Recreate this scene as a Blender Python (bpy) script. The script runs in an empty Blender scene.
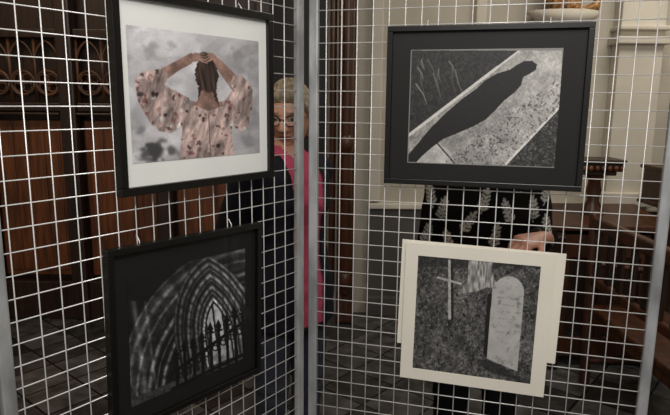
import bpy, math, random
import numpy as np
from mathutils import Vector, Matrix, Quaternion
random.seed(4)
S = bpy.context.scene
S.view_settings.view_transform = 'Standard'
COL = S.collection

def lin(c):
    return tuple(((x/12.92) if x <= 0.04045 else ((x+0.055)/1.055)**2.4) for x in c[:3])

# ------------------------------------------------------------------ materials
def mat(name, c, rough=0.6, metal=0.0, noise=0.0, scale=8.0, bump=0.0, stretch=(1,1,1), c2=None, coat=0.0, bscale=None, spec=0.5):
    m = bpy.data.materials.new(name); m.use_nodes = True
    nt = m.node_tree; b = nt.nodes['Principled BSDF']
    b.inputs['Roughness'].default_value = rough
    b.inputs['Metallic'].default_value = metal
    b.inputs['Coat Weight'].default_value = coat
    b.inputs['Specular IOR Level'].default_value = spec
    b.inputs['Base Color'].default_value = (*lin(c), 1)
    tc = nt.nodes.new('ShaderNodeTexCoord'); mp = nt.nodes.new('ShaderNodeMapping')
    mp.inputs['Scale'].default_value = stretch
    nt.links.new(tc.outputs['Object'], mp.inputs['Vector'])
    if noise > 0 or c2:
        n = nt.nodes.new('ShaderNodeTexNoise'); n.inputs['Scale'].default_value = scale
        n.inputs['Detail'].default_value = 6
        nt.links.new(mp.outputs['Vector'], n.inputs['Vector'])
        r = nt.nodes.new('ShaderNodeValToRGB')
        a = c; d = c2 if c2 else tuple(max(0, x*(1-noise)) for x in c)
        r.color_ramp.elements[0].position = 0.35; r.color_ramp.elements[1].position = 0.65
        r.color_ramp.elements[0].color = (*lin(d), 1); r.color_ramp.elements[1].color = (*lin(a), 1)
        nt.links.new(n.outputs['Fac'], r.inputs['Fac']); nt.links.new(r.outputs['Color'], b.inputs['Base Color'])
    if bump > 0:
        n2 = nt.nodes.new('ShaderNodeTexNoise'); n2.inputs['Scale'].default_value = bscale or scale*3
        nt.links.new(mp.outputs['Vector'], n2.inputs['Vector'])
        bp = nt.nodes.new('ShaderNodeBump'); bp.inputs['Strength'].default_value = bump; bp.inputs['Distance'].default_value = 0.01
        nt.links.new(n2.outputs['Fac'], bp.inputs['Height']); nt.links.new(bp.outputs['Normal'], b.inputs['Normal'])
    return m

def attrmat(name, rough=0.6, coat=0.0, bump=0.0, scale=200, spec=0.5):
    m = bpy.data.materials.new(name); m.use_nodes = True
    nt = m.node_tree; b = nt.nodes['Principled BSDF']
    a = nt.nodes.new('ShaderNodeAttribute'); a.attribute_name = 'Col'
    nt.links.new(a.outputs['Color'], b.inputs['Base Color'])
    b.inputs['Roughness'].default_value = rough; b.inputs['Coat Weight'].default_value = coat
    b.inputs['Coat Roughness'].default_value = 0.04
    b.inputs['Specular IOR Level'].default_value = spec
    if bump > 0:
        n2 = nt.nodes.new('ShaderNodeTexNoise'); n2.inputs['Scale'].default_value = scale
        tc = nt.nodes.new('ShaderNodeTexCoord'); nt.links.new(tc.outputs['Object'], n2.inputs['Vector'])
        bp = nt.nodes.new('ShaderNodeBump'); bp.inputs['Strength'].default_value = bump; bp.inputs['Distance'].default_value = 0.005
        nt.links.new(n2.outputs['Fac'], bp.inputs['Height']); nt.links.new(bp.outputs['Normal'], b.inputs['Normal'])
    return m

M_plaster = mat('plaster', (0.74,0.71,0.65), 0.9, noise=0.08, scale=2.5, bump=0.1, bscale=20)
M_plaster2 = mat('plaster_light', (0.82,0.79,0.73), 0.9, noise=0.06, scale=3)
M_dado = mat('dado_grey', (0.36,0.35,0.34), 0.8, noise=0.15, scale=4)
M_ceil = mat('ceiling_white', (0.7,0.68,0.64), 0.9, noise=0.04)
M_woodD = mat('wood_dark', (0.19,0.11,0.065), 0.42, scale=5, stretch=(6,6,0.6), c2=(0.10,0.055,0.035), bump=0.15)
M_woodM = mat('wood_mid', (0.43,0.24,0.12), 0.4, scale=5, stretch=(6,6,0.6), c2=(0.27,0.145,0.075), bump=0.12)
M_woodT = mat('wood_tracery', (0.36,0.23,0.15), 0.45, scale=9, c2=(0.20,0.12,0.08), bump=0.12)
M_woodR = mat('wood_red', (0.31,0.17,0.09), 0.38, scale=5, stretch=(6,6,0.6), c2=(0.19,0.10,0.055), bump=0.1)
M_void = mat('doorway_shade', (0.055,0.04,0.035), 0.6, noise=0.2)  # near-black colour for the doorway's shade
M_steel = mat('galvanised_steel', (0.93,0.93,0.93), 0.34, metal=0.35, noise=0.10, scale=30)
M_post = mat('post_steel', (0.74,0.75,0.76), 0.45, metal=0.4, noise=0.25, scale=18, stretch=(1,1,0.4))
M_frame = mat('black_frame', (0.030,0.028,0.028), 0.35, noise=0.1)
M_matW = mat('mat_board_white', (0.90,0.91,0.90), 0.85, noise=0.02)
M_matI = mat('mat_board_ivory', (0.91,0.89,0.84), 0.85, noise=0.02)
M_matB = mat('mat_board_black', (0.10,0.098,0.098), 0.55, noise=0.1, coat=0.15, spec=0.3)
M_print = attrmat('photo_print', 0.5, coat=0.2)
M_printM = attrmat('photo_print_matte', 0.6)
M_cloth = attrmat('cloth', 0.85, bump=0.25, scale=120, spec=0.2)
M_skin = attrmat('skin_tone', 0.5, bump=0.08, scale=160)
M_hairA = mat('hair_blond_grey', (0.68,0.62,0.52), 0.6, scale=60, stretch=(1,1,0.25), c2=(0.44,0.38,0.31), bump=0.6)
M_hairB = mat('hair_brown', (0.28,0.19,0.13), 0.5, scale=60, stretch=(1,1,0.25), c2=(0.15,0.1,0.07), bump=0.5)
M_glassrim = mat('spectacle_rim', (0.16,0.09,0.08), 0.3)
M_shoe = mat('shoe_leather', (0.06,0.055,0.05), 0.4)
M_gold = mat('gilt_wood', (0.62,0.45,0.24), 0.4, metal=0.2, scale=12, c2=(0.30,0.19,0.12))

# ------------------------------------------------------------------ mesh helpers
def new_obj(name, verts, faces, m=None, parent=None, smooth=False):
    me = bpy.data.meshes.new(name)
    me.from_pydata([tuple(v) for v in verts], [], [tuple(f) for f in faces]); me.update()
    o = bpy.data.objects.new(name, me); COL.objects.link(o)
    if m: me.materials.append(m)
    if smooth:
        me.polygons.foreach_set('use_smooth', [True]*len(me.polygons))
    if parent: o.parent = parent
    return o

def empty(name, loc=(0,0,0), rotz=0.0):
    o = bpy.data.objects.new(name, None); COL.objects.link(o)
    o.empty_display_size = 0.1
    o.location = loc; o.rotation_euler = (0,0,rotz)
    return o

def boxdata(c, s, V, F):
    x,y,z = c; a,b,d = s[0]/2, s[1]/2, s[2]/2
    i = len(V)
    for sx in (-1,1):
        for sy in (-1,1):
            for sz in (-1,1):
                V.append((x+sx*a, y+sy*b, z+sz*d))
    for f in ((0,1,3,2),(4,6,7,5),(0,4,5,1),(2,3,7,6),(0,2,6,4),(1,5,7,3)):
        F.append(tuple(i+k for k in f))

def boxes(name, lst, m, parent=None, bevel=0.0):
    V=[];F=[]
    for c,s in lst: boxdata(c,s,V,F)
    o = new_obj(name,V,F,m,parent)
    if bevel>0:
        b = o.modifiers.new('bev','BEVEL'); b.width=bevel; b.segments=2; b.limit_method='ANGLE'
    return o

def loftdata(path, radii, V, F, n=16, side=None, cap=True):
    path=[Vector(p) for p in path]
    radii=[(r,r) if not isinstance(r,(tuple,list)) else r for r in radii]
    if cap:
        d0=(path[0]-path[1]).normalized(); d1=(path[-1]-path[-2]).normalized()
        r0=radii[0]; r1=radii[-1]
        pre=[];prer=[]
        for a in (80,55,28):
            an=math.radians(a); pre.append(path[0]+d0*min(r0)*math.sin(an)*cap); prer.append((r0[0]*math.cos(an), r0[1]*math.cos(an)))
        post=[];postr=[]
        for a in (28,55,80):
            an=math.radians(a); post.append(path[-1]+d1*min(r1)*math.sin(an)*cap); postr.append((r1[0]*math.cos(an), r1[1]*math.cos(an)))
        path=pre+path+post; radii=prer+radii+postr
    base=len(V); k=len(path)
    for i,p in enumerate(path):
        t=(path[min(i+1,k-1)]-path[max(i-1,0)]).normalized()
        s=Vector(side) if side else Vector((1,0,0))
        s=s-t*s.dot(t)
        if s.length<0.1:
            s=Vector((0,1,0)); s=s-t*s.dot(t)
        s.normalize(); u=t.cross(s)
        for j in range(n):
            a=2*math.pi*j/n
            V.append(tuple(p+s*math.cos(a)*radii[i][0]+u*math.sin(a)*radii[i][1]))
    for i in range(k-1):
        for j in range(n):
            F.append((base+i*n+j, base+i*n+(j+1)%n, base+(i+1)*n+(j+1)%n, base+(i+1)*n+j))
    F.append(tuple(base+j for j in range(n))[::-1]); F.append(tuple(base+(k-1)*n+j for j in range(n)))

def spheredata(c, r, V, F, n=14, k=10):
    base=len(V)
    for i in range(1,k):
        th=math.pi*i/k
        for j in range(n):
            a=2*math.pi*j/n
            V.append((c[0]+r[0]*math.sin(th)*math.cos(a), c[1]+r[1]*math.sin(th)*math.sin(a), c[2]+r[2]*math.cos(th)))
    for i in range(k-2):
        for j in range(n):
            F.append((base+i*n+j, base+(i+1)*n+j, base+(i+1)*n+(j+1)%n, base+i*n+(j+1)%n))
    F.append(tuple(base+j for j in range(n))); F.append(tuple(base+(k-2)*n+j for j in range(n))[::-1])

def remeshed(V, F, voxel, smooth=6):
    me=bpy.data.meshes.new('tmp'); me.from_pydata(V,[],F); me.update()
    o=bpy.data.objects.new('tmp',me); COL.objects.link(o)
    r=o.modifiers.new('r','REMESH'); r.mode='VOXEL'; r.voxel_size=voxel; r.use_smooth_shade=True
    s=o.modifiers.new('s','SMOOTH'); s.factor=0.5; s.iterations=smooth
    dg=bpy.context.evaluated_depsgraph_get(); dg.update()
    out=bpy.data.meshes.new_from_object(o.evaluated_get(dg))
    bpy.data.objects.remove(o); bpy.data.meshes.remove(me)
    return out

def getco(me):
    a=np.empty(len(me.vertices)*3,dtype=np.float32); me.vertices.foreach_get('co',a); return a.reshape(-1,3)
def getno(me):
    a=np.empty(len(me.vertices)*3,dtype=np.float32); me.vertices.foreach_get('normal',a); return a.reshape(-1,3)
def setcol(me, rgb):
    ca=me.color_attributes.new('Col','FLOAT_COLOR','POINT')
    rgb=np.clip(rgb,0,1); l=np.where(rgb<=0.04045, rgb/12.92, ((rgb+0.055)/1.055)**2.4)
    a=np.ones((len(me.vertices),4),dtype=np.float32); a[:,:3]=l
    ca.data.foreach_set('color',a.ravel())
def link_mesh(name, me, m, parent=None):
    me.name=name; me.materials.clear(); me.materials.append(m)
    me.polygons.foreach_set('use_smooth',[True]*len(me.polygons))
    o=bpy.data.objects.new(name,me); COL.objects.link(o)
    if parent: o.parent=parent
    return o

# ------------------------------------------------------------------ numpy painter for the photographic prints
def vnoise(X,Y,sc,seed=0):
    r=np.random.RandomState(seed); G=r.rand(128,128)
    x=X/sc+1000.3; y=Y/sc+1000.7
    xi=np.floor(x).astype(int); yi=np.floor(y).astype(int); fx=x-xi; fy=y-yi
    fx=fx*fx*(3-2*fx); fy=fy*fy*(3-2*fy)
    g=lambda a,b:G[a%128,b%128]
    return (g(xi,yi)*(1-fx)+g(xi+1,yi)*fx)*(1-fy)+(g(xi,yi+1)*(1-fx)+g(xi+1,yi+1)*fx)*fy
def fbm(X,Y,sc,seed=0):
    return 0.5*vnoise(X,Y,sc,seed)+0.3*vnoise(X,Y,sc/2.1,seed+1)+0.2*vnoise(X,Y,sc/4.3,seed+2)
def poly(X,Y,P):
    ins=np.zeros(X.shape,bool); n=len(P)
    for i in range(n):
        x1,y1=P[i]; x2,y2=P[(i+1)%n]
        if y1==y2: continue
        c=((Y>=min(y1,y2))&(Y<max(y1,y2)))&(X<(x2-x1)*(Y-y1)/(y2-y1)+x1)
        ins^=c
    return ins
def seg(X,Y,a,b,w0,w1=None):
    if w1 is None: w1=w0
    dx=b[0]-a[0];dy=b[1]-a[1]; t=np.clip(((X-a[0])*dx+(Y-a[1])*dy)/(dx*dx+dy*dy),0,1)
    return np.hypot(X-a[0]-t*dx, Y-a[1]-t*dy) < (w0+(w1-w0)*t)
def ell(X,Y,c,rx,ry,ang=0):
    ca,sa=math.cos(math.radians(ang)),math.sin(math.radians(ang))
    x=X-c[0]; y=Y-c[1]; return ((x*ca+y*sa)/rx)**2+((-x*sa+y*ca)/ry)**2<1
def blur(img,it):
    for _ in range(it):
        p=np.pad(img,((1,1),(0,0),(0,0)),'edge'); img=0.25*p[:-2]+0.5*p[1:-1]+0.25*p[2:]
        p=np.pad(img,((0,0),(1,1),(0,0)),'edge'); img=0.25*p[:,:-2]+0.5*p[:,1:-1]+0.25*p[:,2:]
    return img
def homog(q):
    A=[];B=[]
    for (u,v),(x,y) in zip([(0,0),(1,0),(1,1),(0,1)],q):
        A.append([u,v,1,0,0,0,-u*x,-v*x]);B.append(x)
        A.append([0,0,0,u,v,1,-u*y,-v*y]);B.append(y)
    return np.append(np.linalg.solve(np.array(A,float),np.array(B,float)),1).reshape(3,3)
def put(img,mask,c):
    img[mask]=c if not isinstance(c,np.ndarray) or c.shape!=img.shape else c[mask]

def art_woman(X,Y):
    img=np.zeros(X.shape+(3,))
    base=0.60+0.34*fbm(X,Y,26,1)+0.06*np.clip((60-Y)/30,0,1)-0.08*np.clip((X-225)/35,0,1)
    base=base-0.06*(vnoise(X*0.7+Y*0.5,Y,11,31)>0.6)
    img[...,0]=base*0.98; img[...,1]=base*0.975; img[...,2]=base*1.0
    for c,r,v in (((150,152),12,0.26),((138,130),5,0.50),((167,152),7,0.38),((158,140),5,0.40),((140,155),7,0.34),((246,142),8,0.54),((235,52),7,0.56),((150,50),9,0.64),((170,44),6,0.68),((252,60),8,0.60)):
        d=np.hypot(X-c[0],Y-c[1])+7*vnoise(X,Y,4,3)
        k=np.clip((r+4-d)/5,0,1)[...,None]; img[:]=img*(1-k)+np.array((v,v,v*1.03))*k
    img=blur(img,5)
    cloth=np.zeros(X.shape+(3,)); cloth[:]=(0.76,0.67,0.65)
    rr=random.Random(3)
    for _ in range(170):
        cx,cy=rr.uniform(134,254),rr.uniform(60,160); r=rr.uniform(0.8,2.6)
        col=rr.choice([(0.56,0.38,0.39),(0.58,0.45,0.44),(0.38,0.30,0.30),(0.88,0.84,0.82),(0.28,0.22,0.23),(0.66,0.54,0.52)])
        d=np.hypot((X-cx)*rr.uniform(0.6,1.3),(Y-cy)*rr.uniform(0.6,1.3))+2.4*vnoise(X,Y,1.6,int(cx))
        put(cloth,d<r+0.9,np.array(col))
    fold=0.36+1.0*fbm(X*1.5+Y*0.5,Y*0.45-X*0.2,7,7)
    cloth*=fold[...,None]
    skin=np.zeros(X.shape+(3,)); skin[:]=(0.58,0.46,0.42); skin*=(0.55+0.75*fbm(X,Y,8,8))[...,None]
    put(img,poly(X,Y,[(177,104),(184,98),(195,101),(216,101),(226,98),(233,105),(230,120),(229,135),(233,160),(174,164),(179,130)]),cloth)
    put(img,poly(X,Y,[(134,79),(140,72),(150,74),(163,84),(174,90),(187,97),(187,110),(180,124),(168,133),(156,131),(148,124),(141,112),(135,98)]),cloth)
    put(img,poly(X,Y,[(222,100),(229,90),(243,80),(250,86),(252,100),(248,116),(246,127),(237,131),(228,122)]),cloth)
    put(img,poly(X,Y,[(143,78),(158,69),(174,60),(190,51),(196,55),(190,62),(176,70),(164,79),(156,85),(148,86)]),skin)
    put(img,poly(X,Y,[(208,51),(214,53),(224,62),(234,72),(244,82),(240,90),(232,90),(224,79),(216,67),(208,60)]),skin)
    put(img,poly(X,Y,[(134,84),(139,72),(150,69),(160,68),(167,73),(165,80),(158,88),(150,96),(146,101),(137,102)]),cloth)
    put(img,poly(X,Y,[(228,82),(232,73),(240,73),(248,80),(252,88),(249,99),(238,97)]),cloth)
    put(img,poly(X,Y,[(197,84),(214,84),(215,98),(222,104),(206,110),(190,103),(197,98)]),skin)
    hair=np.zeros(X.shape+(3,)); hair[:]=(0.22,0.165,0.15); hair*=(0.35+1.3*vnoise(X*3-Y*0.4,Y*0.35,4,9))[...,None]
    edge=2.0*vnoise(X,Y,2.0,77)-1
    put(img,ell(X+edge,Y,(205,73),11.5,18,-4),hair)
    put(img,seg(X+edge,Y,(211,84),(216,104),2.6,0.6)|seg(X+edge,Y,(198,86),(196,98),1.8,0.4),hair)
    put(img,ell(X,Y,(203,56),7,6),hair)
    sk2=skin*1.08
    put(img,ell(X,Y,(195,56),5.0,3.6,-35),sk2); put(img,ell(X,Y,(210,54),4.2,3.2,35),sk2)
    for k in range(4): put(img,seg(X,Y,(193+k*1.6,52+k*2.0),(203+k*0.9,52+k*3.0),1.0,0.7),sk2)
    for k in range(3): put(img,seg(X,Y,(212-k*0.8,52+k*2.6),(205-k*0.3,54+k*3.2),0.95,0.6),sk2)
    put(img,seg(X,Y,(206,112),(207,160),0.5),np.array((0.42,0.35,0.33)))
    img=blur(img,1)
    return img*(0.95+0.10*vnoise(X,Y,0.7,44))[...,None]
def art_church(X,Y):
    cx=214+(Y-330)*0.10; sp=338.0; a=26.0
    wob=1.4*(fbm(X,Y,7,90)-0.5)
    x=X-cx+wob; up=np.minimum(Y-sp,0)*0.78
    d=np.maximum(np.hypot(x-a,up),np.hypot(x+a,up))-a
    st=fbm(X,Y,5,2); st2=fbm(X,Y,13,22)
    g=0.07+0.12*fbm(X,Y,8,1)
    k=(d-13)/30
    band=(k>0)&(k<1)
    prof=np.zeros_like(d)
    for r0,w,v in ((14,1.1,0.80),(18,0.8,0.40),(21.5,1.2,0.62),(26,0.7,0.30),(29,1.3,0.62),(33.5,0.7,0.28),(37,1.3,0.50),(41.5,1.1,0.42)):
        prof=np.maximum(prof,v*np.exp(-((d-r0)/w)**2))
    ang=np.arctan2(up,x)
    vous=0.65+0.50*(np.sin(ang*34+d*0.2)>-0.5)
    lit=0.50+0.55*np.clip((X-165)/55,0,1)-0.25*np.clip((Y-350)/50,0,1)
    g=np.where(band,(0.13+prof*0.90*vous*0.85)*lit*(0.30+1.3*st*0.6+0.5*st2),g)
    inner=d<=13
    win=0.52+0.42*fbm(X*1.4,Y,5,3)-0.25*np.clip((Y-335)/35,0,1)
    win=np.where((np.abs(((x+40)%8.5)-4.2)<1.0)&(Y>300),0.14,win)
    for c,r in (((cx-5,300),5.0),((cx+5,300),5.0),((cx,289),4.5)):
        q=np.hypot(X-c[0],Y-c[1]); win=np.where(np.abs(q-r)<1.0,0.12,win)
    g=np.where(inner,win,g)
    g=np.where(inner&(d>11.5),0.10,g)
    out=d>43
    R=np.hypot((X-262)/1.0,(Y-400)*0.92)+wob
    rib=np.zeros_like(d)
    for r0,w,v in ((104,1.5,0.38),(110,0.8,0.20),(117,2.0,0.34),(129,1.2,0.24),(138,2.0,0.24),(146,1.0,0.16)):
        rib=np.maximum(rib,v*np.exp(-((R-r0)/w)**2))
    ang2=np.arctan2(Y-400,X-262)
    rib=rib*(0.6+0.55*(np.sin(ang2*46)>-0.6))
    wall=0.10*(R>121)*(R<146)*fbm(X,Y,4,66)*2
    pl=0.20*np.exp(-((X-136-(Y-330)*0.10)/2.6)**2)+0.16*np.exp(-((X-147-(Y-330)*0.09)/1.4)**2)
    g=np.where(out,(0.07+rib+wall+pl*(Y>300))*(0.35+1.2*st2)*(1.0-0.25*np.clip((290-Y)/40,0,1)),g)
    g=np.where(Y-(396-(X-128)*0.40)>0,0.09+0.26*fbm(X,Y,2.4,7),g)
    def top(x): return 357-(x-172)*0.66
    def bot(x): return 392-(x-172)*0.50
    g3=np.repeat(g[...,None],3,2)
    fence=seg(X,Y,(168,top(168)+12),(243,top(243)+9),1.5)|seg(X,Y,(168,bot(168)-7),(243,bot(243)-5),1.4)
    for i,xx in enumerate(np.array([173,181,190,198.5,207,215,223,231,239])):
        tall=3 if i%3==1 else 0
        fence|=seg(X,Y,(xx,top(xx)-tall),(xx+0.5,bot(xx)),1.45)
        fence|=poly(X,Y,[(xx,top(xx)-10-tall),(xx+3.0,top(xx)-3-tall),(xx,top(xx)+3-tall),(xx-3.0,top(xx)-3-tall)])
        fence|=seg(X,Y,(xx-3,top(xx)+1-tall),(xx+3,top(xx)+0.5-tall),1.0)
        c=(xx+4.2,top(xx)+13); fence|=ell(X,Y,c,3.2,3.2)&~ell(X,Y,c,1.9,1.9)
    g3[fence]=(0.02,0.02,0.02)
    g3=blur(g3,1)
    return np.clip(g3*(0.90+0.2*vnoise(X,Y,0.6,9))[...,None],0,1)*np.array((0.98,1.0,1.03))
def art_shadow(X,Y):
    n=vnoise(X,Y,1.5,1); n3=fbm(X,Y,9,2); fine=vnoise(X,Y,0.8,12); crk=np.abs(fbm(X,Y,14,51)-0.5)
    g=0.05+0.14*n+0.14*vnoise(X,Y,3.3,41)*fine
    rr=random.Random(11)
    for _ in range(14):
        a=(rr.uniform(413,462),rr.uniform(50,92)); L=rr.uniform(10,30); t=math.radians(rr.uniform(58,84))
        if a[1]>120-(a[0]-411)*0.75: continue
        m=(a[0]+L*0.5*math.cos(t)+rr.uniform(-2,2),a[1]+L*0.5*math.sin(t)); b=(a[0]+L*math.cos(t),a[1]+L*math.sin(t)); v=rr.uniform(0.22,0.5)
        g=np.where(seg(X,Y,a,m,0.8,0.6)|seg(X,Y,m,b,0.6,0.2),v,g)
    slab=poly(X,Y,[(411,136),(450,106),(500,68),(522,50),(566,47),(566,100),(508,165),(411,165)])
    g=np.where(slab,0.38+0.30*n3+0.24*n*fine+0.12*np.clip((X-490)/50,0,1)-0.10*(crk<0.010),g)
    g=np.where(seg(X,Y,(411,136),(500,67),1.5)|seg(X,Y,(500,67),(522,50),1.0),0.74+0.15*fine,g)
    side=poly(X,Y,[(566,100),(508,165),(566,165)])
    g=np.where(side,0.10+0.30*n*fine*1.6,g)
    g=np.where(seg(X,Y,(508,165),(566,100),1.2),0.80+0.15*fine,g)
    g=np.where(poly(X,Y,[(440,141),(455,150),(463,165),(411,165),(411,158)]),0.52+0.30*n3+0.12*fine,g)
    g=np.where(seg(X,Y,(440,141),(463,165),0.7),0.16,g)
    dots=(vnoise(X,Y,1.4,8)>0.72)&slab&(Y+0.75*X>492+10*n3); g=np.where(dots,g*0.6,g)
    sh=poly(X,Y,[(411,156),(422,143),(434,128),(450,112),(466,98),(480,88),(488,80),(500,73),(513,69),(520,64),(527,60.5),(534,60.5),(539,64),(538,69),(532,73),(526,76),(524,84),(518,91),(508,99),(500,108),(490,118),(478,125),(460,133),(448,138),(436,147),(426,156),(419,164),(411,164)])
    g=np.where(sh,0.035+0.06*n,g)
    g3=np.repeat(g[...,None],3,2); g3=0.4*g3+0.6*blur(g3,1)
    e=(X<411.9)|(Y<50.6)|(Y>162.2)|(X>562.6); g3[e]=(0.52,0.52,0.52)
    return g3*np.array((1.0,0.99,0.97))
def art_grave(X,Y):
    n=vnoise(X,Y,1.3,1); n2=fbm(X,Y,11,2); n3=vnoise(X,Y,2.6,4); fine=vnoise(X,Y,0.7,14)
    g=0.05+0.36*n*n3+0.26*n2+0.08*fine
    g=np.where((vnoise(X,Y,1.7,5)>0.87),0.48,g)
    g=np.where((vnoise(X*1.4,Y,2.0,15)>0.78),g*0.4,g)
    g=np.where(Y<262+8*n2,0.09+0.16*n,g)
    tr=poly(X,Y,[(466,250),(492,250),(490,268),(493,278),(504,291),(486,286),(476,290),(456,293),(466,280)])
    g=np.where(tr,0.30+0.46*vnoise(X*2.2,Y*0.4,2.4,6)+0.08*fine,g)
    g=np.where(seg(X,Y,(449.5,263),(451.5,318),1.4),0.10,g)
    cr=seg(X,Y,(447,259),(449,317),1.2,1.5)|seg(X,Y,(436.5,276),(459,282.5),1.1)
    g=np.where(cr,0.58+0.18*n3,g)
    g=np.where(poly(X,Y,[(486.5,294),(493,288),(490,361),(484,353)]),0.08,g)
    st=poly(X,Y,[(491,292),(524,297),(519.5,372),(487.5,358)])|ell(X,Y,(507.5,292.5),16.6,17.5,8)
    g=np.where(ell(X,Y,(496,368),18,5,25)&~st,0.10+0.15*n,g)
    lich=np.clip(fbm(X,Y,5,81)-0.58,0,1)*0.7
    g=np.where(st,0.62+0.12*n2+0.04*fine-lich,g)
    for i in range(6):
        y=296+i*7; L=st&(np.abs(Y-y-(X-495)*0.12)<0.9)&(X>496)&(X<518)&(vnoise(X,Y,1.2,20+i)>0.5); g=np.where(L,g*0.86,g)
    g3=np.repeat(g[...,None],3,2); g3=0.4*g3+0.6*blur(g3,1)
    return g3*np.array((1.0,0.99,0.98))

def print_mesh(name, w, h, art, q, m, parent, loc, nx=400):
    ny=int(nx*h/w)
    U,Vv=np.meshgrid((np.arange(nx)+0.0)/(nx-1),(np.arange(ny)+0.0)/(ny-1))
    H=homog(q); W=H[2,0]*U+H[2,1]*Vv+1
    X=(H[0,0]*U+H[0,1]*Vv+H[0,2])/W; Y=(H[1,0]*U+H[1,1]*Vv+H[1,2])/W
    img=art(X,Y)
    verts=np.stack([(U-0.5)*w, np.zeros_like(U), (0.5-Vv)*h],-1).reshape(-1,3)
    idx=np.arange(nx*ny).reshape(ny,nx)
    F=np.stack([idx[1:,:-1],idx[1:,1:],idx[:-1,1:],idx[:-1,:-1]],-1).reshape(-1,4)
    me=bpy.data.meshes.new(name); me.from_pydata(verts.tolist(),[],F.tolist()); me.update()
    setcol(me,img.reshape(-1,3)); me.materials.append(m)
    o=bpy.data.objects.new(name,me); COL.objects.link(o); o.parent=parent; o.location=loc
    return o

# ------------------------------------------------------------------ panels (display screens in a V)
J=Vector((-0.084,1.6175,0))
aL=math.atan2(0.801,0.599); aR=math.atan2(-0.257,0.966)
dL=Vector((math.cos(aL),math.sin(aL),0)); dR=Vector((math.cos(aR),math.sin(aR),0))
P0L=Vector((-0.157,1.473,0)); P0R=Vector((0.1326,1.531,0))

def wire_panel(name, origin, ang, x0, x1, zb=0.10, zt=2.02, step=0.042, r=0.0015, xo=0.0):
    root=empty(name, origin, ang)
    V=[];F=[]
    def wire(a,b,n=6):
        loftdata([a,b],[r,r],V,F,n=n,cap=False)
    k=0; x=x0+0.012+xo
    while x<x1-0.01:
        wire((x,0,zb),(x,0,zt)); x+=step
    z=zb+0.01
    while z<zt:
        wire((x0,2*r,z),(x1,2*r,z)); z+=step
    new_obj('wire_mesh',V,F,M_steel,root,smooth=True)
    pw=0.026
    boxes('post_a',[((x0-pw/2,0.004,1.03),(pw,0.018,2.06))],M_post,root,0.004)
    boxes('post_b',[((x1+pw/2,0.004,1.03),(pw,0.018,2.06))],M_post,root,0.004)
    boxes('top_rail',[(((x0+x1)/2,0.004,zt+0.014),(x1-x0,0.018,0.022))],M_post,root,0.003)
    boxes('bottom_rail',[(((x0+x1)/2,0.004,zb-0.014),(x1-x0,0.018,0.022))],M_post,root,0.003)
    boxes('feet',[((x0-pw/2,0.004,0.008),(0.04,0.20,0.016)),((x1+pw/2,0.004,0.008),(0.04,0.14,0.016))],M_post,root,0.003)
    return root
wire_panel('display_grid_panel', J, aL, -0.812, -0.036, r=0.0013)
wire_panel('display_grid_panel', J, aR, 0.036, 0.90, xo=0.01, r=0.0014)

def bars(w,h,bw,d,y0):
    return [((0,y0,h/2-bw/2),(w,d,bw)),((0,y0,-h/2+bw/2),(w,d,bw)),((-w/2+bw/2,y0,0),(bw,d,h-2*bw)),((w/2-bw/2,y0,0),(bw,d,h-2*bw))]
def framed(name, P, d, ang, s0, s1, z0, z1, bw, matm, pr, art, q, tilt=0.0):
    w=s1-s0; h=z1-z0; c=P+d*((s0+s1)/2); c.z=(z0+z1)/2
    root=empty(name,c,ang); root.rotation_mode='QUATERNION'
    root.rotation_quaternion=Quaternion((0,0,1),ang)@Quaternion((0,1,0),math.radians(tilt))
    boxes('frame_bars',bars(w,h,bw,0.020,0.010),M_frame,root,0.0015)
    boxes('backing',[((0,0.0165,0),(w-2*bw+0.002,0.003,h-2*bw+0.002))],M_frame,root)
    boxes('mat_board',[((0,0.0125,0),(w-2*bw,0.004,h-2*bw))],matm,root)
    l,r,t,b=pr; pw=w-l-r; ph=h-t-b
    print_mesh('photograph',pw,ph,art,q,M_print,root,((l-r)/2,0.0098,(b-t)/2))
    V=[];F=[]
    for hx in (-w*0.3,w*0.3):
        loftdata([(hx,0.019,h/2-0.02),(hx,0.0205,h/2+0.004),(hx,0.030,h/2+0.016),(hx,0.036,h/2+0.006)],[0.0012]*4,V,F,n=6,cap=False)
    new_obj('hanging_hooks',V,F,M_steel,root,smooth=True)
    return root
framed('framed_photograph',P0L,dL,aL,-0.436,0.004,1.361,1.761,0.017,M_matW,(0.034,0.044,0.068,0.064),art_woman,[(127,25),(258,38),(258,153),(128,165)])
framed('framed_photograph',P0L,dL,aL,-0.480,-0.050,0.855,1.255,0.014,M_matB,(0.048,0.050,0.060,0.052),art_church,[(128,275),(243,250),(240,357),(127,405)],tilt=1.5)
framed('framed_photograph',P0R,dR,aR,-0.004,0.487,1.340,1.742,0.014,M_matB,(0.060,0.066,0.058,0.056),art_shadow,[(411,50),(564,48),(559,163),(411,163)])

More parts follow.
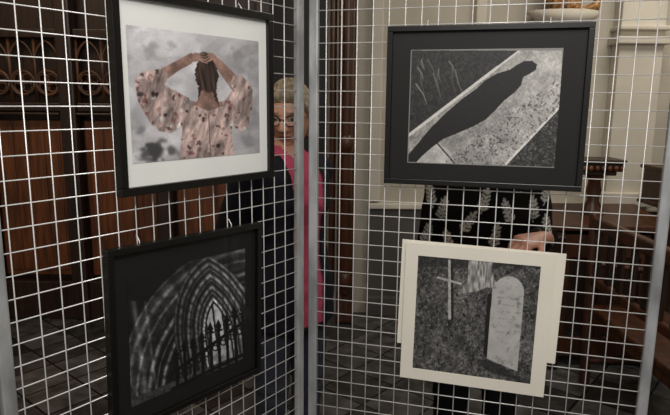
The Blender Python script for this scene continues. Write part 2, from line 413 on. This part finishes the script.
def mounted(name,P,d,ang,s0,s1,z0,z1,tilt,y,art=None,q=None,pr=None):
    w=s1-s0;h=z1-z0;c=P+d*((s0+s1)/2); c.z=(z0+z1)/2
    c+=Vector((-math.sin(ang),math.cos(ang),0))*y
    root=empty(name,c,ang); root.rotation_mode='QUATERNION'
    root.rotation_quaternion=Quaternion((0,0,1),ang)@Quaternion((0,1,0),math.radians(tilt))
    if pr is None:
        boxes('mount_board',[((0,0.0015,0),(w,0.003,h))],M_matI,root,0.0004)
        boxes('mount_window',[((0,-0.0006,0),(w*0.82,0.001,h*0.8))],M_matB,root)
    else:
        l,r,t,b=pr
        boxes('mount_board',[((0,0.003,0),(w,0.002,h))],M_matI,root,0.0003)
        cx=(l-r)/2; cz=(b-t)/2; pw=w-l-r; ph=h-t-b
        boxes('mount_window',[((0,0.001,h/2-t/2),(w,0.002,t)),((0,0.001,-h/2+b/2),(w,0.002,b)),((-w/2+l/2,0.001,cz),(l,0.002,ph)),((w/2-r/2,0.001,cz),(r,0.002,ph))],M_matI,root,0.0003)
        print_mesh('photograph',pw,ph,art,q,M_printM,root,(cx,0.0018,cz))
mounted('mounted_photograph',P0R,dR,aR,0.058,0.441,0.789,1.179,0.8,0.006,art_grave,[(416,254),(541,265),(533,385),(414,365)],(0.034,0.036,0.034,0.032))
mounted('mounted_photograph',P0R,dR,aR,0.046,0.464,0.885,1.183,1.2,0.014)

# ------------------------------------------------------------------ room
YB=4.15
def tile_floor():
    m=bpy.data.materials.new('floor_tiles'); m.use_nodes=True; nt=m.node_tree; b=nt.nodes['Principled BSDF']
    tc=nt.nodes.new('ShaderNodeTexCoord'); mp=nt.nodes.new('ShaderNodeMapping'); mp.inputs['Rotation'].default_value=(0,0,math.radians(40))
    nt.links.new(tc.outputs['Object'],mp.inputs['Vector'])
    br=nt.nodes.new('ShaderNodeTexBrick'); br.offset=0.0; br.inputs['Scale'].default_value=1.0
    br.inputs['Brick Width'].default_value=0.28; br.inputs['Row Height'].default_value=0.28; br.inputs['Mortar Size'].default_value=0.006
    br.inputs['Color1'].default_value=(*lin((0.20,0.195,0.195)),1); br.inputs['Color2'].default_value=(*lin((0.40,0.395,0.39)),1)
    br.inputs['Mortar'].default_value=(*lin((0.10,0.10,0.10)),1)
    nt.links.new(mp.outputs['Vector'],br.inputs['Vector'])
    n=nt.nodes.new('ShaderNodeTexNoise'); n.inputs['Scale'].default_value=9; n.inputs['Detail'].default_value=10
    nt.links.new(tc.outputs['Object'],n.inputs['Vector'])
    rp=nt.nodes.new('ShaderNodeValToRGB'); rp.color_ramp.elements[0].position=0.35; rp.color_ramp.elements[1].position=0.68
    rp.color_ramp.elements[0].color=(0.25,0.25,0.25,1); rp.color_ramp.elements[1].color=(1.0,1.0,1.0,1)
    nt.links.new(n.outputs['Fac'],rp.inputs['Fac'])
    mx=nt.nodes.new('ShaderNodeMix'); mx.data_type='RGBA'; mx.blend_type='MULTIPLY'; mx.inputs[0].default_value=0.85
    nt.links.new(br.outputs['Color'],mx.inputs[6]); nt.links.new(rp.outputs['Color'],mx.inputs[7]); nt.links.new(mx.outputs[2],b.inputs['Base Color'])
    b.inputs['Roughness'].default_value=0.22
    return m
boxes('floor',[((0,0.9,-0.05),(6.6,6.8,0.1))],tile_floor())
boxes('ceiling',[((0,0.9,3.65),(6.6,6.8,0.1))],M_ceil)
boxes('wall_left',[((-3.25,0.9,1.8),(0.1,6.8,3.6))],M_plaster)
boxes('wall_right',[((3.25,0.9,1.8),(0.1,6.8,3.6))],M_plaster)
boxes('wall_back',[((0,YB+0.08,1.8),(6.6,0.16,3.6))],M_plaster)
boxes('trim_1',[((1.72,YB-0.012,0.40),(2.96,0.024,0.80))],M_dado)
boxes('trim_2',[((1.72,YB-0.03,0.82),(2.96,0.06,0.04))],M_plaster2,None,0.008)
boxes('baseboard_back',[((1.72,YB-0.035,0.07),(2.96,0.07,0.14))],M_dado,None,0.006)
boxes('wall_pilaster',[((2.05,YB-0.06,1.9),(0.30,0.12,3.4)),((2.05,YB-0.08,1.98),(0.36,0.16,0.05)),((2.05,YB-0.08,2.06),(0.34,0.16,0.03)),((2.05,YB-0.08,0.90),(0.36,0.16,0.10))],M_plaster2,None,0.008)
boxes('trim_3',[((0.98,YB-0.02,2.2),(0.07,0.05,2.6)),((1.44,YB-0.02,2.2),(0.05,0.04,2.6)),((0.28,YB-0.02,2.1),(0.08,0.04,2.5))],M_plaster2,None,0.01)

# ------------------------------------------------------------------ carved wood screen on left
WS=empty('carved_wood_screen')
yw=YB-0.14
boxes('carcase',[((-1.6,YB-0.05,1.7),(2.96,0.09,3.4))],M_woodD,WS)
boxes('end_post',[((0.075,YB-0.16,1.7),(0.12,0.16,3.4))],M_woodR,WS,0.02)
V=[];F=[]
loftdata([(0.075,YB-0.26,0.25),(0.075,YB-0.26,3.3)],[0.035,0.035],V,F,n=16)
loftdata([(-0.02,YB-0.20,0.25),(-0.02,YB-0.20,3.3)],[0.022,0.022],V,F,n=12)
for z in (0.3,1.25,2.3):
    loftdata([(0.075,YB-0.26,z),(0.075,YB-0.26,z+0.03),(0.075,YB-0.26,z+0.06)],[0.045,0.055,0.045],V,F,n=16)
new_obj('turned_column',V,F,M_woodR,WS,smooth=True)
boxes('painted_opening',[((-0.24,yw+0.03,1.45),(0.36,0.02,2.7))],M_void,WS)  # flat board; the shade of a recessed doorway is put into its colour
rails=[]; panels=[]; pil=[]
xs=[-3.05,-2.42,-1.80,-1.18,-0.48]
for i,x in enumerate(xs): pil.append(((x,yw-0.03,1.6),(0.11,0.10,3.2)))
for i in range(4):
    xa=xs[i]+0.055; xb=xs[i+1]-0.055; cx=(xa+xb)/2; w=xb-xa
    rails+= [((cx,yw-0.01,1.50),(w,0.09,0.06)),((cx,yw-0.03,1.455),(w,0.11,0.02)),((cx,yw-0.01,1.98),(w,0.09,0.06)),((cx,yw-0.01,0.14),(w,0.09,0.28)),((cx,yw-0.02,2.95),(w,0.1,0.3))]
    panels.append(((cx,yw+0.02,0.86),(w-0.03,0.03,1.10)))
    for k in range(4):
        pw=(w-0.08)/4; px=cx-(w-0.08)/2+pw*(k+0.5)
        panels.append(((px,yw+0.008,0.86),(pw-0.012,0.024,1.02)))
boxes('rails',rails,M_woodD,WS,0.008); boxes('boarded_panels',panels,M_woodM,WS,0.006); boxes('pilasters',pil,M_woodD,WS,0.015)
V=[];F=[]
def torus(c,R,r,n=20,m=6,a0=0,a1=2*math.pi):
    pts=[(c[0]+R*math.cos(a0+(a1-a0)*i/n),c[1],c[2]+R*math.sin(a0+(a1-a0)*i/n)) for i in range(n+1)]
    loftdata(pts,[r]*(n+1),V,F,n=m,side=(0,1,0),cap=False)
for i in range(4):
    xa=xs[i]+0.055; xb=xs[i+1]-0.055; n=3
    for k in range(n):
        cx=xa+(xb-xa)*(k+0.5)/n; R=(xb-xa)/n/2-0.006
        torus((cx,yw-0.02,1.66),R,0.012)
        for q in range(4):
            a=q*math.pi/2+math.pi/4
            torus((cx+R*0.45*math.cos(a),yw-0.02,1.66+R*0.45*math.sin(a)),R*0.42,0.007,n=12)
        torus((cx-R,yw-0.02,1.80),2*R,0.009,n=10,a0=0,a1=math.pi/3)
        torus((cx+R,yw-0.02,1.80),2*R,0.009,n=10,a0=math.pi*2/3,a1=math.pi)
        loftdata([(cx-R,yw-0.02,1.53),(cx-R,yw-0.02,1.95)],[0.012,0.012],V,F,n=8,cap=False)
new_obj('tracery',V,F,M_woodT,WS,smooth=True)
V=[];F=[]
for i in range(4):
    xa=xs[i]+0.055; xb=xs[i+1]-0.055; w=xb-xa; cx=(xa+xb)/2
    torus((xa,yw-0.02,2.25),w,0.016,n=14,a0=0,a1=math.pi/3); torus((xb,yw-0.02,2.25),w,0.016,n=14,a0=math.pi*2/3,a1=math.pi)
new_obj('arcade',V,F,M_woodT,WS,smooth=True)

# ------------------------------------------------------------------ wooden prayer desk at right
PW=empty('wooden_prayer_desk',(1.54,3.44,0),0)
def extrude_profile(name,pts,x0,x1,m,parent,bev=0.006):
    n=len(pts); V=[(x0,p[0],p[1]) for p in pts]+[(x1,p[0],p[1]) for p in pts]
    F=[tuple(range(n))[::-1],tuple(range(n,2*n))]+[(i,(i+1)%n,n+(i+1)%n,n+i) for i in range(n)]
    o=new_obj(name,V,F,m,parent); b=o.modifiers.new('b','BEVEL'); b.width=bev; b.segments=2; b.limit_method='ANGLE'; return o
endp=[(-0.22,0),(0.24,0),(0.24,0.10),(0.20,0.14),(0.20,0.55),(0.23,0.62),(0.23,0.92),(-0.16,0.86),(-0.20,0.80),(-0.17,0.62),(-0.19,0.5),(-0.19,0.14),(-0.22,0.10)]
extrude_profile('end_panel_near',endp,-0.26,-0.21,M_woodD,PW)
extrude_profile('end_panel_far',endp,0.30,0.35,M_woodD,PW)
extrude_profile('sloping_top',[(-0.20,0.84),(0.24,0.90),(0.24,0.93),(-0.20,0.87)],-0.30,0.39,M_woodR,PW)
boxes('front_frame',[((0.045,-0.14,0.74),(0.52,0.03,0.14)),((0.045,-0.14,0.12),(0.52,0.03,0.12)),((-0.19,-0.14,0.43),(0.05,0.03,0.5)),((0.045,-0.14,0.43),(0.05,0.03,0.5)),((0.28,-0.14,0.43),(0.05,0.03,0.5)),((0.045,0.18,0.5),(0.52,0.025,0.75))],M_woodR,PW,0.005)
boxes('front_panels',[((-0.07,-0.125,0.43),(0.19,0.012,0.46)),((0.16,-0.125,0.43),(0.19,0.012,0.46))],M_woodD,PW,0.004)
V=[];F=[]
cx=0.03
loftdata([(cx,0.05,0.90),(cx,0.05,0.94),(cx,0.05,0.98),(cx,0.05,1.04),(cx,0.05,1.10),(cx,0.05,1.14)],[0.07,0.055,0.035,0.045,0.035,0.06],V,F,n=20)
new_obj('turned_stand',V,F,M_woodR,PW,smooth=True)
boxes('book_rest',[((cx,0.05,1.19),(0.24,0.20,0.05)),((cx,0.05,1.155),(0.19,0.16,0.03)),((cx,0.05,1.225),(0.27,0.23,0.022))],M_woodD,PW,0.008)
V=[];F=[]
for k in range(7): spheredata((cx-0.11+k*0.0367,-0.055,1.185),(0.016,0.012,0.018),V,F,10,8)
new_obj('carved_beads',V,F,M_woodM,PW,smooth=True)
CH=empty('wooden_pew',(1.40,2.56,0),0)
boxes('back_rails',[((0,0,0.93),(0.045,1.06,0.07)),((0,0,0.62),(0.03,1.02,0.05)),((0.04,0,0.40),(0.03,1.02,0.07))],M_woodR,CH,0.010)
boxes('back_slats',[((0.0,-0.42+0.12*k,0.775),(0.018,0.05,0.26)) for k in range(8)],M_woodD,CH,0.004)
boxes('seat',[((0.20,0,0.445),(0.38,1.04,0.035))],M_woodR,CH,0.008)
V=[];F=[]
for sy in (-1,1):
    loftdata([(0.02,sy*0.50,0),(0.01,sy*0.50,0.45),(0.0,sy*0.50,0.97)],[(0.030,0.022)]*3,V,F,n=12)
    loftdata([(0.36,sy*0.50,0),(0.36,sy*0.50,0.44),(0.35,sy*0.50,0.64)],[(0.028,0.022)]*3,V,F,n=12)
    loftdata([(0.0,sy*0.50,0.70),(0.18,sy*0.50,0.68),(0.38,sy*0.50,0.655)],[(0.024,0.016)]*3,V,F,n=12,side=(0,1,0))
    loftdata([(0.02,sy*0.50,0.14),(0.36,sy*0.50,0.14)],[0.018,0.018],V,F,n=10)
new_obj('pew_ends',V,F,M_woodR,CH,smooth=True)
BX=empty('wooden_cabinet',(2.62,3.30,0),0)
boxes('body',[((0,0,0.62),(0.42,0.36,0.60)),],M_woodD,BX,0.006)
boxes('top',[((0,0,0.935),(0.48,0.42,0.03))],M_woodM,BX,0.006)
boxes('legs',[((sx*0.18,sy*0.15,0.17),(0.05,0.05,0.34)) for sx in(-1,1) for sy in (-1,1)],M_woodR,BX,0.005)
boxes('doors',[((-0.105,-0.185,0.62),(0.18,0.015,0.5)),((0.105,-0.185,0.62),(0.18,0.015,0.5))],M_woodR,BX,0.006)
CB=empty('collection_box',(2.12,3.62,0),0)
boxes('box_body',[((0,0.0,1.06),(0.26,0.22,0.20)),((0,0,1.17),(0.30,0.25,0.025)),((0,0,0.95),(0.30,0.25,0.03))],M_woodR,CB,0.006)
boxes('box_stand',[((0,0,0.5),(0.10,0.10,0.90)),((0,0,0.03),(0.30,0.28,0.06))],M_woodD,CB,0.006)

# ------------------------------------------------------------------ gilded statue on bracket
ST=empty('gilded_statue',(1.48,YB-0.17,2.15))
V=[];F=[]
prof=[(0.10,0),(0.125,0.03),(0.105,0.12),(0.09,0.28),(0.08,0.38),(0.095,0.46),(0.085,0.53),(0.035,0.57),(0.03,0.60)]
loftdata([(0,0,z) for r,z in prof],[(r,r*0.75) for r,z in prof],V,F,n=24,cap=False)
for sx in (-1,1):
    loftdata([(sx*0.085,0,0.51),(sx*0.12,-0.03,0.40),(sx*0.03,-0.11,0.42)],[0.03,0.026,0.018],V,F,n=10)
    loftdata([(sx*0.05,-0.05,0.02),(sx*0.05,-0.10,0.01)],[0.025,0.02],V,F,n=10)
for k in range(9):
    a=math.pi+math.pi*k/8; loftdata([(0.115*math.cos(a),0.09*math.sin(a),0.0),(0.075*math.cos(a),0.055*math.sin(a),0.36)],[0.014,0.008],V,F,n=8)
loftdata([(0.13,-0.02,0.0),(0.20,-0.03,0.03),(0.22,-0.02,0.09),(0.17,-0.01,0.13)],[0.03,0.035,0.03,0.02],V,F,n=10)
spheredata((0,-0.005,0.67),(0.048,0.055,0.065),V,F); spheredata((0,-0.06,0.66),(0.009,0.012,0.014),V,F,8,6)
me=remeshed(V,F,0.007,2); link_mesh('robed_figure',me,M_gold,ST)
V=[];F=[]
loftdata([(0,0.10,-0.16),(0,0.06,-0.09),(0,0.01,-0.03),(0,0,-0.02),(0,0,0.0)],[(0.05,0.03),(0.10,0.06),(0.20,0.13),(0.23,0.15),(0.23,0.15)],V,F,n=24,side=(1,0,0),cap=False)
new_obj('bracket',V,F,M_plaster,ST,smooth=True)

# ------------------------------------------------------------------ people
def smooth01(x): x=np.clip(x,0,1); return x*x*(3-2*x)
def F_h(nj,nk):
    F=[(i*nj+j,(i+1)*nj+j,(i+1)*nj+(j+1)%nj,i*nj+(j+1)%nj) for i in range(nk-1) for j in range(nj)]
    F.append(tuple(range(nj))); F.append(tuple(range((nk-1)*nj,nk*nj))[::-1]); return F
def head(parent, c, yaw, pitch, skin, hairm, glasses=False, hairlen=-0.085, thick=0.020, s=1.0):
    H=bpy.data.objects.new('head',None); COL.objects.link(H); H.parent=parent; H.location=c
    H.rotation_euler=(pitch,0,yaw); H.scale=(s,s,s)
    nj,nk=112,90
    th=np.linspace(0.01,math.pi-0.01,nk)[:,None]; ph=np.linspace(0,2*math.pi,nj,endpoint=False)[None,:]
    x=np.sin(th)*np.cos(ph); y=np.sin(th)*np.sin(ph); z=np.cos(th)*np.ones_like(ph)
    def shape(x,y,z,feat=True):
        X=x*0.074; Y=y*0.094; Z=z*0.116
        low=np.clip(-z,0,1)
        X=X*(1-0.34*low**1.6); X=X*(1+0.05*np.clip(z,0,1))
        Y=np.where(y>0, Y*(1-0.42*low**1.3), Y*(1-0.10*low))
        f=smooth01((-y-0.25)/0.6)
        if feat:
            g=lambda cx,cz,sx,sz: np.exp(-((X-cx)/sx)**2-((Z-cz)/sz)**2)
            gs=lambda cx,cz,sx,sz: g(cx,cz,sx,sz)+g(-cx,cz,sx,sz)
            d=np.zeros_like(X)
            nb=np.exp(-(X/(0.0075+0.007*smooth01((0.02-Z)/0.05)))**2)*smooth01((0.022-Z)/0.045)*smooth01((Z+0.040)/0.010)
            d+=0.024*nb+0.008*gs(0.012,-0.028,0.007,0.008)
            d-=0.013*gs(0.031,0.008,0.017,0.012)
            d+=0.006*gs(0.030,0.028,0.022,0.008)+0.006*gs(0.040,-0.022,0.018,0.016)
            d+=0.0065*g(0,-0.052,0.020,0.0045)+0.0070*g(0,-0.0625,0.017,0.005)-0.004*g(0,-0.0572,0.020,0.0022)
            d+=0.010*g(0,-0.094,0.022,0.016)-0.004*g(0,-0.075,0.02,0.006)
            Y=Y-d*f
        return X,Y,Z
    X,Y,Z=shape(x,y,z)
    V=np.stack([X,Y,Z],-1).reshape(-1,3).tolist()
    F=F_h(nj,nk)
    me=bpy.data.meshes.new('face'); me.from_pydata(V,[],F); me.update()
    col=np.ones(X.shape+(3,))*np.array(skin)
    front=(Y<-0.03)
    lips=front&(((X/0.023)**2+((Z+0.0575)/0.0095)**2)<1); col[lips]=np.array(skin)*np.array((0.88,0.58,0.60))
    line=front&(np.abs(Z+0.0572)<0.0016)&(np.abs(X)<0.022); col[line]=np.array(skin)*0.45
    for sx in(-1,1):
        br=front&(np.abs(Z-0.029-0.15*(0.03-np.abs(X-sx*0)))<0.0032)&(X*sx>0.014)&(X*sx<0.047); col[br]=np.array(skin)*0.6
        ch=np.exp(-((X-sx*0.042)/0.018)**2-((Z+0.025)/0.018)**2)[...,None]*front[...,None]; col=col*(1-ch*np.array((0.0,0.12,0.10)))
    setcol(me,col.reshape(-1,3)); link_mesh('face',me,M_skin,H)
    for sx in (-1,1):
        V=[];F=[]; spheredata((sx*0.031,-0.0705,0.008),(0.0125,0.0125,0.0125),V,F,24,18)
        me=bpy.data.meshes.new('eye'); me.from_pydata(V,[],F); me.update(); co=getco(me)
        cc=np.ones((len(co),3))*0.72; dd=np.hypot(co[:,0]-sx*0.031,co[:,2]-0.007); fr=co[:,1]<-0.075
        cc[fr&(dd<0.0062)]=(0.18,0.22,0.24); cc[fr&(dd<0.0030)]=(0.02,0.02,0.02)
        lid=(co[:,2]>0.0105)|(co[:,2]<0.0035); cc[lid]=np.array(skin)*0.80
        setcol(me,cc); link_mesh('eye',me,M_skin,H)
        V=[];F=[]
        loftdata([(sx*0.070,0.004,0.022),(sx*0.080,0.016,0.028),(sx*0.082,0.022,0.010),(sx*0.078,0.014,-0.012),(sx*0.071,0.004,-0.026)],[0.006,0.007,0.006,0.006,0.006],V,F,n=8)
        loftdata([(sx*0.070,0.006,0.015),(sx*0.073,0.010,0.0),(sx*0.071,0.006,-0.018)],[0.007,0.010,0.006],V,F,n=8)
        me=bpy.data.meshes.new('ear'); me.from_pydata(V,[],F); me.update(); setcol(me,np.ones((len(me.vertices),3))*np.array(skin)*np.array((0.97,0.88,0.85))); link_mesh('ear',me,M_skin,H)
    X,Y,Z=shape(x,y,z,False)
    zl=np.interp(Y,[-0.095,-0.06,-0.035,0.0,0.03,0.06],[0.062,0.052,0.015,-0.02+(hairlen+0.085)*0.5,hairlen*0.9,hairlen])
    m=smooth01((Z-zl)/0.018)
    nz=np.sin(ph*37+Z*60)*0.0016+np.sin(ph*17-Z*90)*0.002
    off=m*(thick+nz+0.006*np.clip(z,0,1))-0.006*(1-m)
    L=np.sqrt(X*X+Y*Y+Z*Z); k=1+off/L
    V=np.stack([X*k,Y*k,Z*k],-1).reshape(-1,3).tolist()
    new_obj('hair',V,F_h(nj,nk),hairm,H,smooth=True)
    if glasses:
        V=[];F=[]
        for sx in(-1,1):
            pts=[(sx*0.031+0.024*math.cos(a),-0.098+0.06*max(0,abs(sx*0.031+0.024*math.cos(a))-0.031),0.004+0.018*math.sin(a)) for a in np.linspace(0,2*math.pi,25)]
            loftdata(pts,[0.0022]*25,V,F,n=6,side=(0,1,0),cap=False)
            loftdata([(sx*0.055,-0.094,0.010),(sx*0.074,-0.06,0.012),(sx*0.081,0.0,0.014),(sx*0.080,0.02,0.006)],[0.0018]*4,V,F,n=6,cap=False)
        loftdata([(-0.008,-0.102,0.008),(0,-0.106,0.011),(0.008,-0.102,0.008)],[0.0018]*3,V,F,n=6,cap=False)
        new_obj('spectacles',V,F,M_glassrim,H,smooth=True)
    return H

def hand(parent, wrist, d, n, thumbside, skin, curl=0.5, s=1.0):
    d=Vector(d).normalized(); n=Vector(n); n=(n-d*n.dot(d)).normalized(); t=d.cross(n)*thumbside
    w=Vector(wrist); V=[];F=[]
    side=tuple(t)
    loftdata([w-d*0.03,w,w+d*0.03*s,w+d*0.06*s,w+d*0.085*s],[(0.026,0.020),(0.026,0.019),(0.036*s,0.017*s),(0.041*s,0.015*s),(0.040*s,0.012*s)],V,F,n=16,side=side)
    offs=[0.030,0.010,-0.010,-0.029]; lens=[0.92,1.0,0.94,0.76]
    for k,(o,l) in enumerate(zip(offs,lens)):
        p=w+d*(0.080-abs(o)*0.15)*s+t*o*s; pts=[p-d*0.015*s,p]; rr=[0.0095*s,0.0098*s]
        ang=0.0; spread=t*o*1.6
        for L,r in ((0.043,0.0090),(0.027,0.0082),(0.022,0.0070)):
            ang+=curl*(0.7+0.08*k)
            dd=(d*math.cos(ang)+n*math.sin(ang)+spread*math.cos(ang)).normalized()
            p=p+dd*L*l*s; pts.append(p.copy()); rr.append(r*s)
        loftdata(pts,rr,V,F,n=10,side=side)
    p=w+d*0.022*s+t*0.022*s; d1=(d*0.62+t*0.68+n*0.30).normalized(); d2=(d*0.86+t*0.22+n*0.42).normalized()
    loftdata([p-d1*0.01,p,p+d1*0.042*s,p+d1*0.042*s+d2*0.030*s,p+d1*0.042*s+d2*0.053*s],[0.013*s,0.0135*s,0.0115*s,0.0105*s,0.0085*s],V,F,n=10,side=tuple(n))
    me=remeshed(V,F,0.0028,3); c=np.ones((len(me.vertices),3))*np.array(skin)
    co=getco(me); c*=(0.93+0.1*vnoise(co[:,0]*100,co[:,2]*100,1.2,3))[:,None]
    setcol(me,c); return link_mesh('hand',me,M_skin,parent)

def body(parent, arms, hem, colorfn, dispfn=None, voxel=0.006, hipw=0.17, belly=0.0, shoulder=0.165):
    V=[];F=[]
    T=[(0.80,0.150,0.105,0),(0.88,hipw,0.120,0),(0.95,hipw-0.008,0.118+belly*0.5,-belly*0.5),(1.04,0.140+belly*0.4,0.105+belly,-belly*0.6),(1.13,0.145+belly*0.3,0.110+belly*0.6,-belly*0.4),(1.20,0.155,0.122,-0.012),(1.27,0.160,0.105,-0.004),(1.325,shoulder-0.005,0.080,0.006),(1.355,shoulder-0.045,0.066,0.010),(1.38,0.072,0.058,0.010),(1.41,0.054,0.052,0.004),(1.46,0.050,0.052,-0.006)]
    loftdata([(0,y,z) for z,a,b,y in T],[(a,b) for z,a,b,y in T],V,F,n=28,side=(1,0,0))
    loftdata([(0,0,hem),(0,0,hem+0.06),(0,0,0.90),(0,0,1.0)],[(hipw+0.014,0.137),(hipw+0.012,0.135),(hipw+0.010,0.130),(0.15,0.11)],V,F,n=28,side=(1,0,0),cap=0.15)
    for sx in (-1,1):
        loftdata([(sx*0.085,0,0.86),(sx*0.088,0,0.66),(sx*0.088,-0.008,0.47),(sx*0.088,0.01,0.30),(sx*0.088,0.012,0.09)],[0.094,0.080,0.062,0.060,0.052],V,F,n=16)
    for a in arms:
        a=[Vector(p) for p in a]
        m1=(a[0]+a[1])/2; m2=(a[1]+a[2])/2
        loftdata([a[0],m1,a[1],m2,a[2]],[0.056,0.053,0.047,0.045,0.037],V,F,n=16,cap=0.5)
    me=remeshed(V,F,voxel,4)
    co=getco(me); no=getno(me)
    fold=0.004*np.sin(co[:,2]*55+8*vnoise(co[:,0]*10,co[:,2]*10,1,5))*vnoise(co[:,0]*20,co[:,2]*20,1,6)
    fold=np.where(co[:,2]>1.36,0,fold)
    co2=co+no*fold[:,None]
    if dispfn is not None: co2=co2+no*dispfn(co,no)[:,None]
    me.vertices.foreach_set('co',co2.astype(np.float32).ravel()); me.update()
    setcol(me,colorfn(co,no))
    link_mesh('clothed_body',me,M_cloth,parent)
    for sx in (-1,1):
        V=[];F=[]
        loftdata([(sx*0.088,0.045,0.045),(sx*0.090,0.0,0.05),(sx*0.096,-0.08,0.038),(sx*0.10,-0.16,0.028)],[(0.034,0.042),(0.037,0.048),(0.043,0.034),(0.034,0.024)],V,F,n=16,side=(1,0,0))
        V=[(a,b,max(c,0.0)) for a,b,c in V]
        new_obj('shoe',V,F,M_shoe,parent,smooth=True)

skinA=(0.76,0.57,0.48)
A=empty('woman_in_navy_jacket',(-0.172,2.10,0),math.radians(44))
def colA(co,no):
    c=np.ones((len(co),3))*np.array((0.085,0.09,0.125))
    c[co[:,2]<0.745]=(0.20,0.21,0.25)
    w=0.056+0.03*(co[:,2]-1.0)
    pink=(np.abs(co[:,0])<w)&(co[:,1]<-0.02)&(co[:,2]>0.75)
    c[pink]=(0.68,0.28,0.38)
    c[(co[:,2]>1.365)&(np.hypot(co[:,0],co[:,1])<0.085)]=(0.68,0.28,0.38)
    c[co[:,2]>1.40]=skinA
    v=(co[:,1]<-0.01)&(co[:,2]>1.33+np.abs(co[:,0])*1.2)&(np.abs(co[:,0])<0.05); c[v]=skinA
    lap=(~pink)&(np.abs(co[:,0])<w+0.014)&(co[:,1]<-0.02)&(co[:,2]>0.75)&(co[:,2]<1.36); c[lap]=(0.05,0.055,0.08)
    return c
def dispA(co,no):
    j=(co[:,2]>0.745)&(co[:,2]<1.36)&~((np.abs(co[:,0])<0.056+0.03*(co[:,2]-1.0))&(co[:,1]<-0.02))
    return np.where(j,0.010,0.0)
body(A,[[(0.150,0.010,1.315),(0.180,0.110,1.08),(0.120,0.190,0.90)],[(-0.150,0.010,1.315),(-0.195,0.095,1.08),(-0.150,0.175,0.89)]],0.74,colA,dispA,shoulder=0.155)
hand(A,(0.113,0.197,0.878),(-0.45,0.12,-0.85),(-0.4,-0.9,0),1,skinA,0.45)
hand(A,(-0.143,0.182,0.868),(0.35,0.14,-0.9),(0.4,-0.9,0),-1,skinA,0.45)
head(A,(0.004,-0.008,1.495),math.radians(-56),math.radians(8),skinA,M_hairA,glasses=True,thick=0.016)

skinB=(0.76,0.55,0.46)
B=empty('woman_in_leaf_print_blouse',(0.522,1.98,0),math.radians(-8))
sprigs=[(-0.02,1.235,75),(0.06,1.20,110),(-0.07,1.16,60),(-0.15,1.19,80),(-0.19,1.24,100),(0.15,1.20,95),(0.19,1.26,80),(-0.12,1.08,110),(0.02,1.12,80),(0.10,1.32,60),(-0.10,1.32,120),(0.0,0.98,95),(0.10,1.0,70),(-0.14,0.95,80),(-0.20,1.10,75),(0.20,1.14,100)]
def colB(co,no):
    c=np.ones((len(co),3))*np.array((0.055,0.052,0.055))
    X=co[:,0]*100; Z=co[:,2]*100
    leaf=np.zeros(len(co),bool)
    for sx,sz,a in sprigs:
        ca,sa=math.cos(math.radians(a)),math.sin(math.radians(a))
        bx,bz=sx*100,sz*100; L=8.0
        leaf|=seg(X,Z,(bx-ca*L/2,bz-sa*L/2),(bx+ca*L/2,bz+sa*L/2),0.18)
        for k in range(5):
            t=-L/2+1.4*k+1.2; px=bx+ca*t; pz=bz+sa*t
            for s in(-1,1):
                b=math.radians(a+s*48); l=1.25-0.10*k
                leaf|=ell(X,Z,(px+math.cos(b)*l,pz+math.sin(b)*l),l*0.95,0.42,math.degrees(b))
        leaf|=ell(X,Z,(bx+ca*L*0.55,bz+sa*L*0.55),1.0,0.45,a)
    leaf&=(co[:,1]<0.03)&(co[:,2]>0.86)&(co[:,2]<1.38)
    c[leaf]=(0.78,0.78,0.76)
    c[co[:,2]<0.845]=(0.075,0.075,0.085)
    c[(co[:,2]>1.385)]=skinB
    return c
body(B,[[(0.148,0.005,1.315),(0.185,-0.01,1.09),(0.155,-0.165,1.130)],[(-0.148,0.005,1.315),(-0.185,0.0,1.06),(-0.075,-0.20,1.02)]],0.84,colB,None,voxel=0.0045,hipw=0.165,belly=0.02,shoulder=0.16)
hand(B,(0.150,-0.185,1.137),(-0.72,-0.62,-0.02),(0,0.35,-0.9),1,skinB,0.85,0.95)
hand(B,(-0.055,-0.210,1.015),(0.9,-0.15,0.0),(0,0.6,0.6),1,skinB,0.5)
head(B,(0,-0.012,1.51),math.radians(10),math.radians(12),skinB,M_hairB,hairlen=-0.10,thick=0.024)

# ------------------------------------------------------------------ lights
def area(name,loc,rot,size,energy,col=(1,1,1)):
    l=bpy.data.lights.new(name,'AREA'); l.shape='RECTANGLE'; l.size=size[0]; l.size_y=size[1]; l.energy=energy; l.color=col
    o=bpy.data.objects.new(name,l); COL.objects.link(o); o.location=loc; o.rotation_euler=[math.radians(a) for a in rot]; return o
area('ceiling_lamp',(0.3,-0.4,3.4),(18,0,0),(1.6,1.2),40,(1,0.94,0.86))
area('ceiling_lamp.001',(2.0,2.9,3.45),(0,0,0),(1.0,0.8),34,(1,0.94,0.85))
area('ceiling_lamp.002',(-2.1,2.3,3.3),(20,0,0),(0.8,0.8),22,(1,0.78,0.55))
area('flash_fill_light',(0.1,-0.35,2.55),(58,0,0),(0.25,0.25),18,(1,0.97,0.94))  # unseen fill light, added to brighten the grid panels like a camera flash
w=bpy.data.worlds.new('world'); S.world=w; w.use_nodes=True
w.node_tree.nodes['Background'].inputs[0].default_value=(1.0,0.97,0.93,1); w.node_tree.nodes['Background'].inputs[1].default_value=0.34

# ------------------------------------------------------------------ camera
cd=bpy.data.cameras.new('camera'); cd.sensor_width=36; cd.lens=36*580/670; cd.clip_start=0.05
cam=bpy.data.objects.new('camera',cd); COL.objects.link(cam); cam.location=(0,0,1.55)
R=Matrix.Rotation(math.radians(90-10.26),4,'X')@Matrix.Rotation(math.radians(0.6),4,'Z')
cam.rotation_euler=R.to_euler(); S.camera=cam
